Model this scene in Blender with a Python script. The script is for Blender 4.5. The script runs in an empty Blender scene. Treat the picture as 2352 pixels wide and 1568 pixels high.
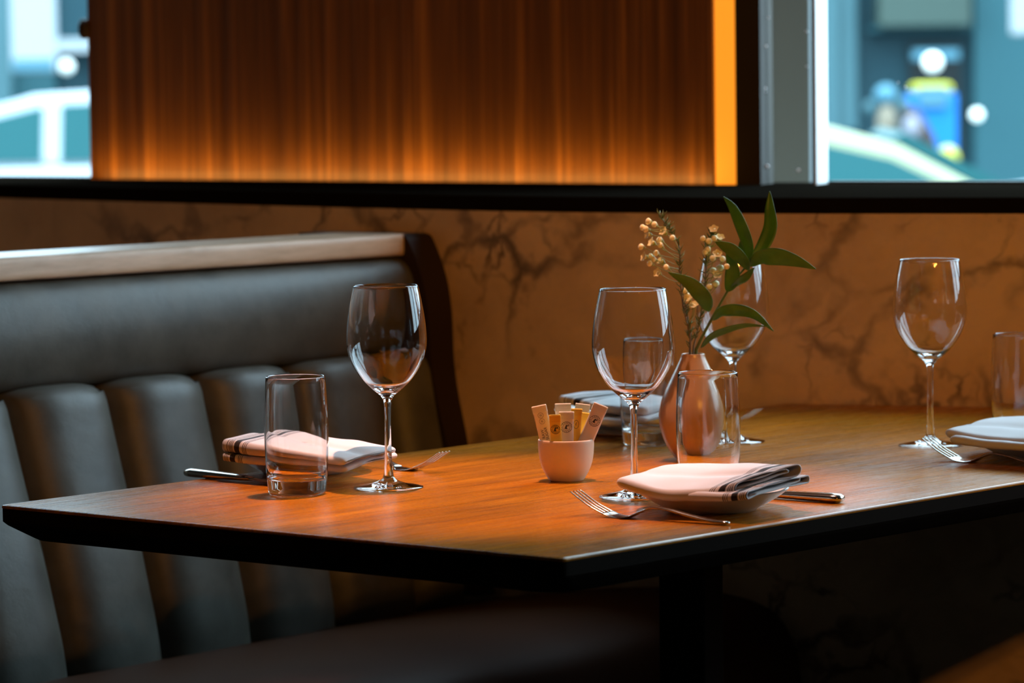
import bpy, bmesh, math, random
from mathutils import Vector, Matrix, noise

# ------------------------------------------------------------------ camera, world, light
SC = bpy.context.scene
FPX = 8820.0
PITCH = math.atan(654.0 / FPX)
ROLL = -0.013
EYE = Vector((0, 0, 1.224))
TZ = 0.75                                   # table top height
cam_d = bpy.data.cameras.new('camera')
cam = bpy.data.objects.new('camera', cam_d)
SC.collection.objects.link(cam)
cam_d.sensor_width = 36.0
cam_d.lens = FPX * 36.0 / 2352.0
cam.matrix_world = Matrix.Translation(EYE) @ Matrix.Rotation(math.pi / 2 - PITCH, 4, 'X') @ Matrix.Rotation(ROLL, 4, 'Z')
cam_d.dof.use_dof = True
cam_d.dof.focus_distance = 4.15
cam_d.dof.aperture_fstop = 7.0
cam_d.clip_end = 200
SC.camera = cam
CM = cam.matrix_world.copy()

world = bpy.data.worlds.new('sky'); SC.world = world; world.use_nodes = True
bg = world.node_tree.nodes['Background']
_t = world.node_tree                         # overcast sky, brighter towards the zenith
_tc = _t.nodes.new('ShaderNodeTexCoord'); _sp = _t.nodes.new('ShaderNodeSeparateXYZ'); _mr = _t.nodes.new('ShaderNodeMapRange')
_t.links.new(_tc.outputs['Generated'], _sp.inputs[0]); _t.links.new(_sp.outputs['Z'], _mr.inputs['Value'])
_mr.inputs['From Min'].default_value = 0.0; _mr.inputs['From Max'].default_value = 0.6
_mr.inputs['To Min'].default_value = 5.0; _mr.inputs['To Max'].default_value = 11.0
bg.inputs['Color'].default_value = (0.68, 0.85, 1.0, 1)
_t.links.new(_mr.outputs[0], bg.inputs['Strength'])
SC.view_settings.view_transform = 'Standard'
SC.view_settings.look = 'None'
SC.view_settings.gamma = 1.0
SC.view_settings.exposure = 0.0
SC.view_settings.use_curve_mapping = False
SC.cycles.max_bounces = 14
SC.cycles.transmission_bounces = 12
SC.cycles.transparent_max_bounces = 16
SC.cycles.diffuse_bounces = 4
SC.cycles.glossy_bounces = 6
SC.cycles.sample_clamp_indirect = 4.0
SC.cycles.blur_glossy = 0.5

def spot(name, loc, target, power, color, size=60, blend=0.5, radius=0.03):
    l = bpy.data.lights.new(name, 'SPOT'); l.energy = power; l.color = color
    l.spot_size = math.radians(size); l.spot_blend = blend; l.shadow_soft_size = radius
    o = bpy.data.objects.new(name, l); SC.collection.objects.link(o)
    o.location = loc
    o.rotation_euler = (Vector(target) - Vector(loc)).to_track_quat('-Z', 'Y').to_euler()
    return o
def area(name, loc, target, power, color, sx, sy):
    l = bpy.data.lights.new(name, 'AREA'); l.energy = power; l.color = color
    l.shape = 'RECTANGLE'; l.size = sx; l.size_y = sy
    o = bpy.data.objects.new(name, l); SC.collection.objects.link(o)
    o.location = loc
    o.rotation_euler = (Vector(target) - Vector(loc)).to_track_quat('-Z', 'Y').to_euler()
    return o
# the ceiling downlights over and beside the table
spot('table_downlight', (0.02, 4.42, 2.62), (0.0, 4.17, TZ), 250, (1.0, 0.49, 0.35), 27.5, 0.7, 0.02)
# warm pendant bulbs of the dining room, behind and beside the camera
for _i, (_x, _y, _z) in enumerate(((1.9, 0.9, 2.55), (1.5, 0.6, 2.6), (1.0, 0.9, 2.55), (0.6, 0.6, 2.6))):
    spot('pendant_bulb_%d' % _i, (_x, _y, _z), ((0.85, 0.45, 0.0, -0.65)[_i], 5.1, 1.18), 74, (1.0, 0.38, 0.05), 29, 0.9, 0.045)

# ------------------------------------------------------------------ pixel helpers (2352 x 1568)
def ray(px, py):
    d = Vector((px - 1176.0, 784.0 - py, -FPX)).normalized()
    return (CM.to_3x3() @ d).normalized()
def at_z(px, py, z):
    r = ray(px, py); t = (z - EYE.z) / r.z
    return EYE + r * t
def at_y(px, py, y):
    r = ray(px, py); t = (y - EYE.y) / r.y
    return EYE + r * t
def at_plane(px, py, p, n):
    r = ray(px, py); t = (p - EYE).dot(n) / r.dot(n)
    return EYE + r * t

# ------------------------------------------------------------------ object helpers
def link(o, parent=None):
    SC.collection.objects.link(o)
    if parent is not None: o.parent = parent
    return o
def empty(name, loc=(0, 0, 0), rz=0.0):
    o = bpy.data.objects.new(name, None); o.location = loc; o.rotation_euler = (0, 0, rz)
    o.empty_display_size = 0.05
    return link(o)
def tag(o, label=None, cat=None, group=None, kind=None):
    if label: o['label'] = label
    if cat: o['category'] = cat
    if group: o['group'] = group
    if kind: o['kind'] = kind
    return o
def mesh(name, verts, faces, mat, parent=None, smooth=True, uvs=None):
    me = bpy.data.meshes.new(name)
    me.from_pydata([tuple(v) for v in verts], [], faces)
    me.validate(); me.update()
    bm = bmesh.new(); bm.from_mesh(me)
    bmesh.ops.recalc_face_normals(bm, faces=bm.faces)
    bm.to_mesh(me); bm.free()
    if uvs is not None:
        uv = me.uv_layers.new(name='UVMap')
        for lp in me.loops: uv.data[lp.index].uv = uvs[lp.vertex_index]
    for p in me.polygons: p.use_smooth = smooth
    o = bpy.data.objects.new(name, me)
    if mat: me.materials.append(mat)
    return link(o, parent)
class MB:
    def __init__(s): s.v = []; s.f = []
    def add(s, v, f):
        b = len(s.v); s.v += [Vector(p) for p in v]; s.f += [tuple(i + b for i in q) for q in f]
        return s
    def box(s, c, size, M=None):
        hx, hy, hz = size[0] / 2, size[1] / 2, size[2] / 2
        v = [Vector((sx * hx, sy * hy, sz * hz)) for sz in (-1, 1) for sx, sy in ((-1, -1), (1, -1), (1, 1), (-1, 1))]
        if M is not None: v = [M @ p for p in v]
        v = [p + Vector(c) for p in v]
        return s.add(v, [(0, 3, 2, 1), (4, 5, 6, 7), (0, 1, 5, 4), (1, 2, 6, 5), (2, 3, 7, 6), (3, 0, 4, 7)])
    def prism(s, pts, z0, z1):
        n = len(pts)
        v = [(p[0], p[1], z0) for p in pts] + [(p[0], p[1], z1) for p in pts]
        f = [tuple(range(n))[::-1], tuple(range(n, 2 * n))] + [(i, (i + 1) % n, n + (i + 1) % n, n + i) for i in range(n)]
        return s.add(v, f)
    def build(s, name, mat, parent=None, smooth=False, bevel=0.0, seg=2):
        o = mesh(name, s.v, s.f, mat, parent, smooth)
        if bevel:
            m = o.modifiers.new('bevel', 'BEVEL'); m.width = bevel; m.segments = seg; m.limit_method = 'ANGLE'
        return o
def lathe(prof, n=72, close=False):
    """prof list of (r,z); returns verts, faces"""
    v = []; f = []; rings = []
    for r, z in prof:
        if r < 1e-6: rings.append([len(v)]); v.append(Vector((0, 0, z)))
        else:
            rings.append(list(range(len(v), len(v) + n)))
            for i in range(n):
                a = 2 * math.pi * i / n; v.append(Vector((r * math.cos(a), r * math.sin(a), z)))
    prs = list(zip(rings[:-1], rings[1:]))
    if close: prs.append((rings[-1], rings[0]))
    for a, b in prs:
        if len(a) == 1 and len(b) == 1: continue
        for i in range(n):
            j = (i + 1) % n
            if len(a) == 1: f.append((a[0], b[i], b[j]))
            elif len(b) == 1: f.append((a[i], a[j], b[0]))
            else: f.append((a[i], a[j], b[j], b[i]))
    return v, f
def catmull(pts, n=8):
    P = [Vector(p) for p in pts]; P = [P[0] * 2 - P[1]] + P + [P[-1] * 2 - P[-2]]
    out = []
    for i in range(1, len(P) - 2):
        for k in range(n):
            t = k / n
            out.append(0.5 * ((2 * P[i]) + (P[i + 1] - P[i - 1]) * t + (2 * P[i - 1] - 5 * P[i] + 4 * P[i + 1] - P[i + 2]) * t * t
                              + (3 * P[i] - P[i - 1] - 3 * P[i + 1] + P[i + 2]) * t ** 3))
    out.append(P[-2]); return out
def sweep(path, radii, up=Vector((0, 0, 1)), n=10, caps=True):
    """elliptic sweep: radii list of (side, vertical)"""
    v = []; f = []
    L = len(path)
    for i, p in enumerate(path):
        t = (path[min(i + 1, L - 1)] - path[max(i - 1, 0)]).normalized()
        sd = t.cross(up)
        if sd.length < 1e-4: sd = t.cross(Vector((1, 0, 0)))
        sd.normalize(); nn = sd.cross(t).normalized()
        ra, rb = radii[i] if isinstance(radii[i], tuple) else (radii[i], radii[i])
        for k in range(n):
            a = 2 * math.pi * k / n
            v.append(p + sd * (ra * math.cos(a)) + nn * (rb * math.sin(a)))
    for i in range(L - 1):
        for k in range(n):
            j = (k + 1) % n
            f.append((i * n + k, i * n + j, (i + 1) * n + j, (i + 1) * n + k))
    if caps:
        f.append(tuple(range(n))[::-1]); f.append(tuple(range((L - 1) * n, L * n)))
    return v, f

# ------------------------------------------------------------------ materials
def mat(name, color=(0.8, 0.8, 0.8), rough=0.5, metal=0.0, spec=0.5, **kw):
    m = bpy.data.materials.new(name); m.use_nodes = True
    b = m.node_tree.nodes['Principled BSDF']
    b.inputs['Base Color'].default_value = (*color, 1)
    b.inputs['Roughness'].default_value = rough
    b.inputs['Metallic'].default_value = metal
    b.inputs['Specular IOR Level'].default_value = spec
    for k, val in kw.items():
        b.inputs[k.replace('_', ' ')].default_value = val
    return m
class N:
    def __init__(s, m): s.t = m.node_tree; s.b = s.t.nodes['Principled BSDF']
    def n(s, typ, **props):
        x = s.t.nodes.new(typ)
        for k, v in props.items(): setattr(x, k, v)
        return x
    def l(s, a, b): s.t.links.new(a, b)
    def coord(s, kind='Object', scale=(1, 1, 1), rot=(0, 0, 0), loc=(0, 0, 0)):
        c = s.n('ShaderNodeTexCoord'); mp = s.n('ShaderNodeMapping')
        mp.inputs['Scale'].default_value = scale; mp.inputs['Rotation'].default_value = rot; mp.inputs['Location'].default_value = loc
        s.l(c.outputs[kind], mp.inputs['Vector']); return mp.outputs['Vector']
    def noise(s, vec, scale=5, detail=4, rough=0.5, dist=0.0):
        x = s.n('ShaderNodeTexNoise'); x.inputs['Scale'].default_value = scale; x.inputs['Detail'].default_value = detail
        x.inputs['Roughness'].default_value = rough; x.inputs['Distortion'].default_value = dist
        if vec is not None: s.l(vec, x.inputs['Vector'])
        return x
    def ramp(s, fac, stops):
        r = s.n('ShaderNodeValToRGB'); el = r.color_ramp.elements
        while len(el) < len(stops): el.new(0.5)
        for e, (p, c) in zip(el, stops):
            e.position = p; e.color = (*c, 1) if len(c) == 3 else c
        s.l(fac, r.inputs['Fac']); return r.outputs['Color']
    def math(s, op, a, b=None, clamp=False):
        x = s.n('ShaderNodeMath', operation=op, use_clamp=clamp)
        for i, q in enumerate((a, b)):
            if q is None: continue
            if isinstance(q, (int, float)): x.inputs[i].default_value = q
            else: s.l(q, x.inputs[i])
        return x.outputs[0]
    def mix(s, fac, a, b, mode='MIX'):
        x = s.n('ShaderNodeMix', data_type='RGBA', blend_type=mode)
        for i, q in ((0, fac), (6, a), (7, b)):
            if isinstance(q, (int, float)): x.inputs[i].default_value = q
            elif isinstance(q, tuple): x.inputs[i].default_value = (*q, 1)
            else: s.l(q, x.inputs[i])
        return x.outputs[2]
    def bump(s, h, strength=0.3, dist=0.001):
        x = s.n('ShaderNodeBump'); x.inputs['Strength'].default_value = strength; x.inputs['Distance'].default_value = dist
        s.l(h, x.inputs['Height']); s.l(x.outputs['Normal'], s.b.inputs['Normal'])

M = {}
def wood_table():
    m = mat('table_wood', (0.3, 0.1, 0.03), 0.3, 0, 0.22); g = N(m)
    v = g.coord('Object', (2.2, 34, 34), (0, 0, 0))
    a = g.noise(v, 1.6, 6, 0.6, 0.6)
    v2 = g.coord('Object', (10, 320, 100))
    b = g.noise(v2, 1.0, 3, 0.6)
    big = g.noise(g.coord('Object', (1.5, 6, 6)), 1.2, 3, 0.5, 0.4)
    c = g.ramp(a.outputs['Fac'], [(0.3, (0.34, 0.115, 0.004)), (0.52, (0.50, 0.172, 0.006)), (0.72, (0.64, 0.235, 0.010))])
    d = g.ramp(b.outputs['Fac'], [(0.36, (0.45, 0.42, 0.4)), (0.55, (1, 1, 1))])
    c = g.mix(0.75, c, d, 'MULTIPLY')
    e = g.ramp(big.outputs['Fac'], [(0.35, (0.72, 0.70, 0.7)), (0.65, (1.15, 1.1, 1.05))])
    c = g.mix(0.8, c, e, 'MULTIPLY')
    g.l(c, g.b.inputs['Base Color'])
    r = g.n('ShaderNodeMapRange'); g.l(b.outputs['Fac'], r.inputs['Value'])
    r.inputs['From Min'].default_value = 0.3; r.inputs['From Max'].default_value = 0.7
    r.inputs['To Min'].default_value = 0.34; r.inputs['To Max'].default_value = 0.2
    g.l(r.outputs[0], g.b.inputs['Roughness'])
    g.bump(g.mix(0.4, b.outputs['Fac'], a.outputs['Fac']), 0.25, 0.0006)
    return m
M['table'] = wood_table()
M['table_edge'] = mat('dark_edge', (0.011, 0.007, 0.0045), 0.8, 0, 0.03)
M['dark'] = mat('dark_metal', (0.010, 0.008, 0.006), 0.7, 0, 0.05)

def marble():
    m = mat('marble', (0.6, 0.5, 0.4), 0.38, 0, 0.35); g = N(m)
    v0 = g.coord('Object', (1, 1, 1), (0.3, 0.5, 0.2))
    w = g.noise(v0, 3.2, 5, 0.6)
    add = g.n('ShaderNodeVectorMath', operation='MULTIPLY_ADD')
    g.l(w.outputs['Color'], add.inputs[0]); add.inputs[1].default_value = (0.30, 0.30, 0.30); g.l(v0, add.inputs[2])
    def crack(scale, width, sy):
        mp = g.n('ShaderNodeMapping'); mp.inputs['Scale'].default_value = (scale, scale, scale * sy); g.l(add.outputs[0], mp.inputs['Vector'])
        x = g.n('ShaderNodeTexVoronoi', feature='DISTANCE_TO_EDGE'); x.inputs['Scale'].default_value = 1.0; g.l(mp.outputs[0], x.inputs['Vector'])
        return g.ramp(x.outputs['Distance'], [(0.0, (1, 1, 1)), (width * 0.35, (0.75, 0.75, 0.75)), (width, (0, 0, 0))])
    a = crack(3.6, 0.060, 1.5); b = crack(9.5, 0.060, 1.2)
    msk = g.noise(v0, 5.5, 4, 0.6)
    mk = g.ramp(msk.outputs['Fac'], [(0.52, (0, 0, 0)), (0.68, (1, 1, 1))])
    mk2 = g.ramp(msk.outputs['Fac'], [(0.42, (0.06, 0.06, 0.06)), (0.64, (0.9, 0.9, 0.9))])
    f = g.math('MAXIMUM', g.math('MULTIPLY', a, mk2), g.math('MULTIPLY', g.math('MULTIPLY', b, 0.9), mk))
    cl = g.noise(add.outputs[0], 4.5, 5, 0.6)
    base = g.ramp(cl.outputs['Fac'], [(0.3, (0.48, 0.33, 0.19)), (0.6, (0.72, 0.52, 0.32))])
    c = g.mix(g.math('MULTIPLY', f, 0.95), base, (0.055, 0.043, 0.030))
    g.l(c, g.b.inputs['Base Color'])
    return m
M['marble'] = marble()

def leather():
    m = mat('leather', (0.10, 0.085, 0.06), 0.42, 0, 0.42); g = N(m)
    a = g.noise(g.coord('Object'), 14, 5, 0.6)
    c = g.ramp(a.outputs['Fac'], [(0.3, (0.056, 0.056, 0.046)), (0.7, (0.102, 0.102, 0.086))])
    g.l(c, g.b.inputs['Base Color'])
    gr = g.noise(g.coord('Object'), 420, 3, 0.6)
    r = g.n('ShaderNodeMapRange'); g.l(a.outputs['Fac'], r.inputs['Value'])
    r.inputs['To Min'].default_value = 0.36; r.inputs['To Max'].default_value = 0.50
    g.l(r.outputs[0], g.b.inputs['Roughness'])
    g.bump(g.math('ADD', gr.outputs['Fac'], g.math('MULTIPLY', a.outputs['Fac'], 4.0)), 0.25, 0.0012)
    return m
M['leather'] = leather()
M['seat'] = mat('seat_leather', (0.060, 0.022, 0.010), 0.55, 0, 0.15)

def panel_wood():
    m = mat('panel_wood', (0.3, 0.1, 0.02), 0.38, 0, 0.5); g = N(m)
    v = g.coord('Object', (42, 42, 0.8))
    a = g.noise(v, 1.0, 5, 0.62, 0.25)
    b = g.noise(g.coord('Object', (190, 190, 2.6)), 1.0, 3, 0.6)
    c = g.ramp(a.outputs['Fac'], [(0.34, (0.11, 0.046, 0.009)), (0.54, (0.19, 0.082, 0.015)), (0.70, (0.44, 0.20, 0.036))])
    d = g.ramp(b.outputs['Fac'], [(0.35, (0.55, 0.5, 0.45)), (0.6, (1, 1, 1))])
    c = g.mix(0.7, c, d, 'MULTIPLY')
    g.l(c, g.b.inputs['Base Color'])
    g.bump(a.outputs['Fac'], 0.8, 0.004)
    return m
M['panel'] = panel_wood()

def rail_wood():
    m = mat('rail_wood', (0.35, 0.2, 0.11), 0.4, 0, 0.5); g = N(m)
    a = g.noise(g.coord('Object', (8, 8, 60), (0, 0, 0.72)), 2, 5, 0.6)
    g.l(g.ramp(a.outputs['Fac'], [(0.3, (0.48, 0.34, 0.22)), (0.7, (0.66, 0.49, 0.34))]), g.b.inputs['Base Color'])
    return m
M['rail'] = rail_wood()
M['end_panel'] = mat('dark_end_wood', (0.020, 0.010, 0.006), 0.6, 0, 0.25)
M['sill'] = mat('black_sill', (0.0045, 0.0038, 0.003), 0.8, 0, 0.02)
_t = M['sill'].node_tree; _d = _t.nodes.new('ShaderNodeBsdfDiffuse'); _d.inputs['Color'].default_value = (0.007, 0.0055, 0.004, 1)
_t.links.new(_d.outputs[0], _t.nodes['Material Output'].inputs[0])
M['post'] = mat('dark_post', (0.030, 0.022, 0.012), 0.6, 0, 0.3)
M['mullion'] = mat('grey_mullion', (0.088, 0.105, 0.108), 0.6, 0, 0.3)
M['frame_light'] = mat('pale_frame', (0.85, 0.88, 0.9), 0.35, 0, 0.5)
M['ceil'] = mat('ceiling_paint', (0.10, 0.065, 0.04), 0.8)
M['floor'] = mat('floor_dark', (0.03, 0.02, 0.014), 0.5)
M['wallr'] = mat('room_wall', (0.06, 0.035, 0.02), 0.8)

def glassm(name, tint=(1, 1, 1)):
    m = mat(name, tint, 0.0, 0, 0.5)
    b = m.node_tree.nodes['Principled BSDF']
    b.inputs['Transmission Weight'].default_value = 1.0; b.inputs['IOR'].default_value = 1.47
    return m
M['glass'] = glassm('clear_glass')
def pane():
    m = bpy.data.materials.new('window_pane'); m.use_nodes = True; t = m.node_tree
    for n_ in list(t.nodes): t.nodes.remove(n_)
    o = t.nodes.new('ShaderNodeOutputMaterial'); tr = t.nodes.new('ShaderNodeBsdfTransparent'); gl = t.nodes.new('ShaderNodeBsdfGlossy')
    tr.inputs['Color'].default_value = (0.90, 0.97, 0.98, 1); gl.inputs['Roughness'].default_value = 0.02
    fr = t.nodes.new('ShaderNodeFresnel'); fr.inputs['IOR'].default_value = 1.45; mx = t.nodes.new('ShaderNodeMixShader')
    ge = t.nodes.new('ShaderNodeNewGeometry'); su = t.nodes.new('ShaderNodeMath'); su.operation = 'SUBTRACT'; su.inputs[0].default_value = 1.0
    ml = t.nodes.new('ShaderNodeMath'); ml.operation = 'MULTIPLY'; t.links.new(ge.outputs['Backfacing'], su.inputs[1]); t.links.new(fr.outputs[0], ml.inputs[0]); t.links.new(su.outputs[0], ml.inputs[1])
    t.links.new(ml.outputs[0], mx.inputs[0]); t.links.new(tr.outputs[0], mx.inputs[1]); t.links.new(gl.outputs[0], mx.inputs[2])
    t.links.new(mx.outputs[0], o.inputs[0]); return m
M['pane'] = pane()
M['steel'] = mat('steel', (0.62, 0.58, 0.52), 0.16, 1.0)
M['china'] = mat('china', (0.78, 0.76, 0.72), 0.3, 0, 0.5)
M['cup'] = mat('cup_glaze', (0.76, 0.57, 0.40), 0.4, 0, 0.4)
M['vase'] = mat('vase_glaze', (0.42, 0.25, 0.13), 0.25, 0, 0.6)

def napkin_mat():
    m = mat('striped_linen', (0.8, 0.78, 0.76), 0.85, 0, 0.15, Sheen_Weight=0.15); g = N(m)
    c = g.n('ShaderNodeTexCoord'); sp = g.n('ShaderNodeSeparateXYZ'); g.l(c.outputs['UV'], sp.inputs[0])
    u = sp.outputs['X']; tot = None
    for c0, hw in ((0.0006, 0.0006), (0.0042, 0.00055), (0.0066, 0.00055), (0.0090, 0.00055), (0.0165, 0.0042), (0.0262, 0.00055), (0.0288, 0.00055), (0.0314, 0.00055)):
        s_ = g.math('LESS_THAN', g.math('ABSOLUTE', g.math('SUBTRACT', u, c0)), hw)
        tot = s_ if tot is None else g.math('MAXIMUM', tot, s_)
    g.l(g.mix(tot, (0.66, 0.65, 0.66), (0.022, 0.016, 0.014)), g.b.inputs['Base Color'])
    nz = g.noise(g.coord('Object'), 900, 2, 0.5)
    g.bump(nz.outputs['Fac'], 0.15, 0.0003)
    return m
M['linen'] = napkin_mat()
M['linen_plain'] = mat('linen_inside', (0.62, 0.60, 0.60), 0.9, 0, 0.1)

def leafm():
    m = mat('leaf_green', (0.05, 0.11, 0.02), 0.4, 0, 0.5, Subsurface_Weight=0.0); g = N(m)
    a = g.noise(g.coord('Object'), 60, 3, 0.5)
    g.l(g.ramp(a.outputs['Fac'], [(0.3, (0.045, 0.12, 0.012)), (0.7, (0.09, 0.21, 0.022))]), g.b.inputs['Base Color'])
    b = g.b; out = g.t.nodes['Material Output']
    tr = g.n('ShaderNodeBsdfTranslucent'); tr.inputs['Color'].default_value = (0.16, 0.26, 0.03, 1)
    mx = g.n('ShaderNodeMixShader'); mx.inputs[0].default_value = 0.3
    g.l(b.outputs[0], mx.inputs[1]); g.l(tr.outputs[0], mx.inputs[2]); g.l(mx.outputs[0], out.inputs[0])
    return m
M['leaf'] = leafm()
M['stem'] = mat('stem_green', (0.09, 0.13, 0.02), 0.6)
M['twig'] = mat('stem_brown', (0.16, 0.10, 0.04), 0.6)
M['petal'] = mat('petal', (0.84, 0.73, 0.38), 0.6)
M['calyx'] = mat('calyx', (0.30, 0.30, 0.06), 0.6)
M['pwhite'] = mat('packet_white', (0.85, 0.78, 0.66), 0.6)
M['pyellow'] = mat('packet_yellow', (0.90, 0.58, 0.05), 0.6)
M['ink'] = mat('print_ink', (0.03, 0.03, 0.025), 0.6)

# ------------------------------------------------------------------ room
FRONT = [(-2.6, 7.95), (-0.825, 6.19), (-0.6, 5.957), (-0.374, 5.73), (-0.18, 5.545), (0.0146, 5.375), (0.19, 5.268), (0.367, 5.19), (0.679, 5.09), (3.6, 4.15)]
_c = catmull([(x, y, 0) for x, y in FRONT[3:9]], 6)
FRONT = FRONT[:3] + [(p.x, p.y) for p in _c] + FRONT[9:]
BACK = [(-2.6, 8.05), (-0.888, 6.545), (-0.70, 6.418), (0.304, 5.738), (0.74, 5.55), (3.6, 4.30)]
ZS0, ZS1 = 1.0075, 1.0294
CEIL = 2.7
def strip_wall(name, line, z0, z1, thick, m, label=None):
    """vertical wall following a plan line; thickness away from camera"""
    n = len(line); pts = list(line); off = []
    for i, p in enumerate(line):
        a = Vector(line[max(i - 1, 0)]); b = Vector(line[min(i + 1, n - 1)]); t = (b - a).normalized()
        off.append((p[0] - t.y * thick, p[1] + t.x * thick))
    o = MB().prism(pts + off[::-1], z0, z1).build(name, m)
    for p in o.data.polygons: p.use_smooth = abs(p.normal.z) < 0.5
    md = o.modifiers.new('edge', 'EDGE_SPLIT'); md.split_angle = math.radians(20)
    return o
w_ = strip_wall('wall_back', FRONT, 0.0, ZS0, 0.10, M['marble']); tag(w_, kind='structure')
# ledge on the wall
sill_pts = FRONT + [(x, y + 0.12) for x, y in BACK[::-1]]
sl = MB().prism(sill_pts, ZS0, ZS1).build('trim_1', M['sill'], bevel=0.002); tag(sl, kind='structure')
# the panelled partition on the ledge
dP = (Vector(BACK[3]) - Vector(BACK[2])).normalized(); nP = Vector((-dP.y, dP.x))
PA, PB = Vector(BACK[2]), Vector(BACK[3])
pw = MB().prism([PA, PB, PB + nP * 0.06, PA + nP * 0.06], ZS1, CEIL).build('wall_center', M['panel']); tag(pw, kind='structure')
kp = at_plane(194, 66, Vector((PA.x, PA.y, 0)), Vector((nP.x, nP.y, 0)))
kv, kf = lathe([(0, -0.018), (0.007, -0.016), (0.011, -0.006), (0.011, 0.006), (0.007, 0.015), (0, 0.017)], 20)
kn = mesh('knob', [p + kp for p in kv], kf, M['post'], pw)
# right hand reveal, posts, mullion
DW = (Vector(BACK[4]) - Vector(BACK[3])).normalized(); NW = Vector((-DW.y, DW.x))
W0 = Vector((BACK[3][0], BACK[3][1], 0)); NW3 = Vector((NW.x, NW.y, 0))
def wpt(px): 
    p = at_plane(px, 420, W0, NW3); return Vector((p.x, p.y))
def wbox(px0, px1, z0, z1, fwd, back):
    a, b = wpt(px0), wpt(px1)
    return MB().prism([a - NW * fwd, b - NW * fwd, b + NW * back, a + NW * back], z0, z1)
led = mat('reveal_glow', (1, 0.5, 0.1), 0.5)  # wood reveal beside the panel; the light falling on it is given as emission
glow_b = led.node_tree.nodes['Principled BSDF']
glow_b.inputs['Emission Color'].default_value = (1.0, 0.31, 0.018, 1); glow_b.inputs['Emission Strength'].default_value = 1.0
tag(wbox(1645, 1694, ZS1, CEIL, 0.002, 0.02).build('lit_reveal', led), 'amber wood reveal at the right edge of the wood panel, lamplight on it given as glow', 'wood reveal')
tag(wbox(1694, 1751, ZS1, CEIL, 0.006, 0.05).build('trim_2', M['post']), kind='structure')
SZ0 = -0.45
win2 = empty('window_2', (wpt(2000).x, wpt(2000).y, ZS1)); tag(win2, kind='structure')
def reparent(o, p):
    o.parent = p; o.matrix_parent_inverse = Matrix.Translation(p.location).inverted(); return o
far = Vector(BACK[5]); e = wpt(1751)
reparent(wbox(1868, 1872, ZS1, CEIL, 0.004, 0.03).build('gasket', M['post']), win2)
reparent(wbox(1872, 1875, ZS1, CEIL, -0.002, 0.055).build('frame', M['frame_light']), win2)
reparent(MB().prism([e + NW * 0.02, far + NW * 0.02, far + NW * 0.026, e + NW * 0.026], ZS1, CEIL).build('pane', M['pane']), win2)
for _k in (1.45, 2.35):  # unseen mullions, added to split the wide window reflection in the glasses
    _q = W0.xy + DW * _k
    reparent(MB().prism([_q - NW * 0.02, _q + DW * 0.12 - NW * 0.02, _q + DW * 0.12 + NW * 0.07, _q + NW * 0.07], ZS1, CEIL).build('mullion', M['post']), win2)
_rd = random.Random(5)
for _x, _y, _r in ((1765, 41, 1.6), (1853, 73, 2.0), (1759, 106, 1.8), (1853, 153, 1.8), (1757, 203, 2.2), (1758, 210, 1.4), (1749, 328, 1.8), (1762, 382, 2.6), (1834, 391, 2.4), (2063, 190, 1.2), (2080, 200, 1.6)):
    _p = at_plane(_x, _y, W0 + NW3 * 0.018, NW3)
    _v, _f = lathe([(_r * 0.001 * math.sin(math.pi * i / 8), -_r * 0.001 * math.cos(math.pi * i / 8)) for i in range(9)], 12)
    reparent(mesh('water_drop', [q + _p for q in _v], _f, M['frame_light']), win2)
# grey column standing outside the glass
_a = wpt(1752); _b = wpt(1866)
def _out(px, dist):
    p = at_plane(px, 420, W0 + NW3 * dist, NW3); return Vector((p.x, p.y))
_c = [_out(1715, 0.42), _out(1860, 0.42), _out(1860, 0.42) + NW * 0.02, _out(1715, 0.42) + NW * 0.02]
tag(MB().prism(_c, SZ0, 4.2).build('trim_3', M['mullion']), kind='structure')
reparent(MB().prism([wpt(1880) + NW * 0.045, far + NW * 0.045, far + NW * 0.07, wpt(1880) + NW * 0.07], ZS1, ZS1 + 0.004).build('sill_frame', M['post']), win2)
# left window
win1 = empty('window_1', (BACK[1][0], BACK[1][1], ZS1)); tag(win1, kind='structure')
Lf = Vector(BACK[0]); Lm = Vector(BACK[1])
reparent(MB().prism([Lf + nP * 0.02, Lm + nP * 0.02, PA + nP * 0.02, PA + nP * 0.026, Lm + nP * 0.026, Lf + nP * 0.026], ZS1, CEIL).build('pane', M['pane']), win1)

# the rest of the room (out of the frame): floor, ceiling, side and rear walls
room = [(-2.6, 7.95), (-2.6, -3.0), (3.6, -3.0), (3.6, 4.15)]
tag(MB().prism([(-2.7, -3.1), (3.7, -3.1), (3.7, 4.25)] + FRONT[::-1][1:] + [(-2.7, 8.0)], -0.06, 0.0).build('floor', M['floor']), kind='structure')
tag(MB().prism([(-2.7, -3.1), (3.7, -3.1), (3.7, 4.5)] + [(x, y + 0.14) for x, y in BACK[::-1]] + [(-2.7, 8.2)], CEIL, CEIL + 0.1).build('ceiling', M['ceil']), kind='structure')
tag(MB().box((-2.65, 2.6, CEIL / 2), (0.1, 11.2, CEIL)).build('wall_left', M['wallr']), kind='structure')
tag(MB().box((3.65, 0.62, CEIL / 2), (0.1, 7.2, CEIL)).build('wall_right', M['wallr']), kind='structure')
tag(MB().box((0.5, -3.05, CEIL / 2), (6.4, 0.1, CEIL)).build('wall_front', M['wallr']), kind='structure')

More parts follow.
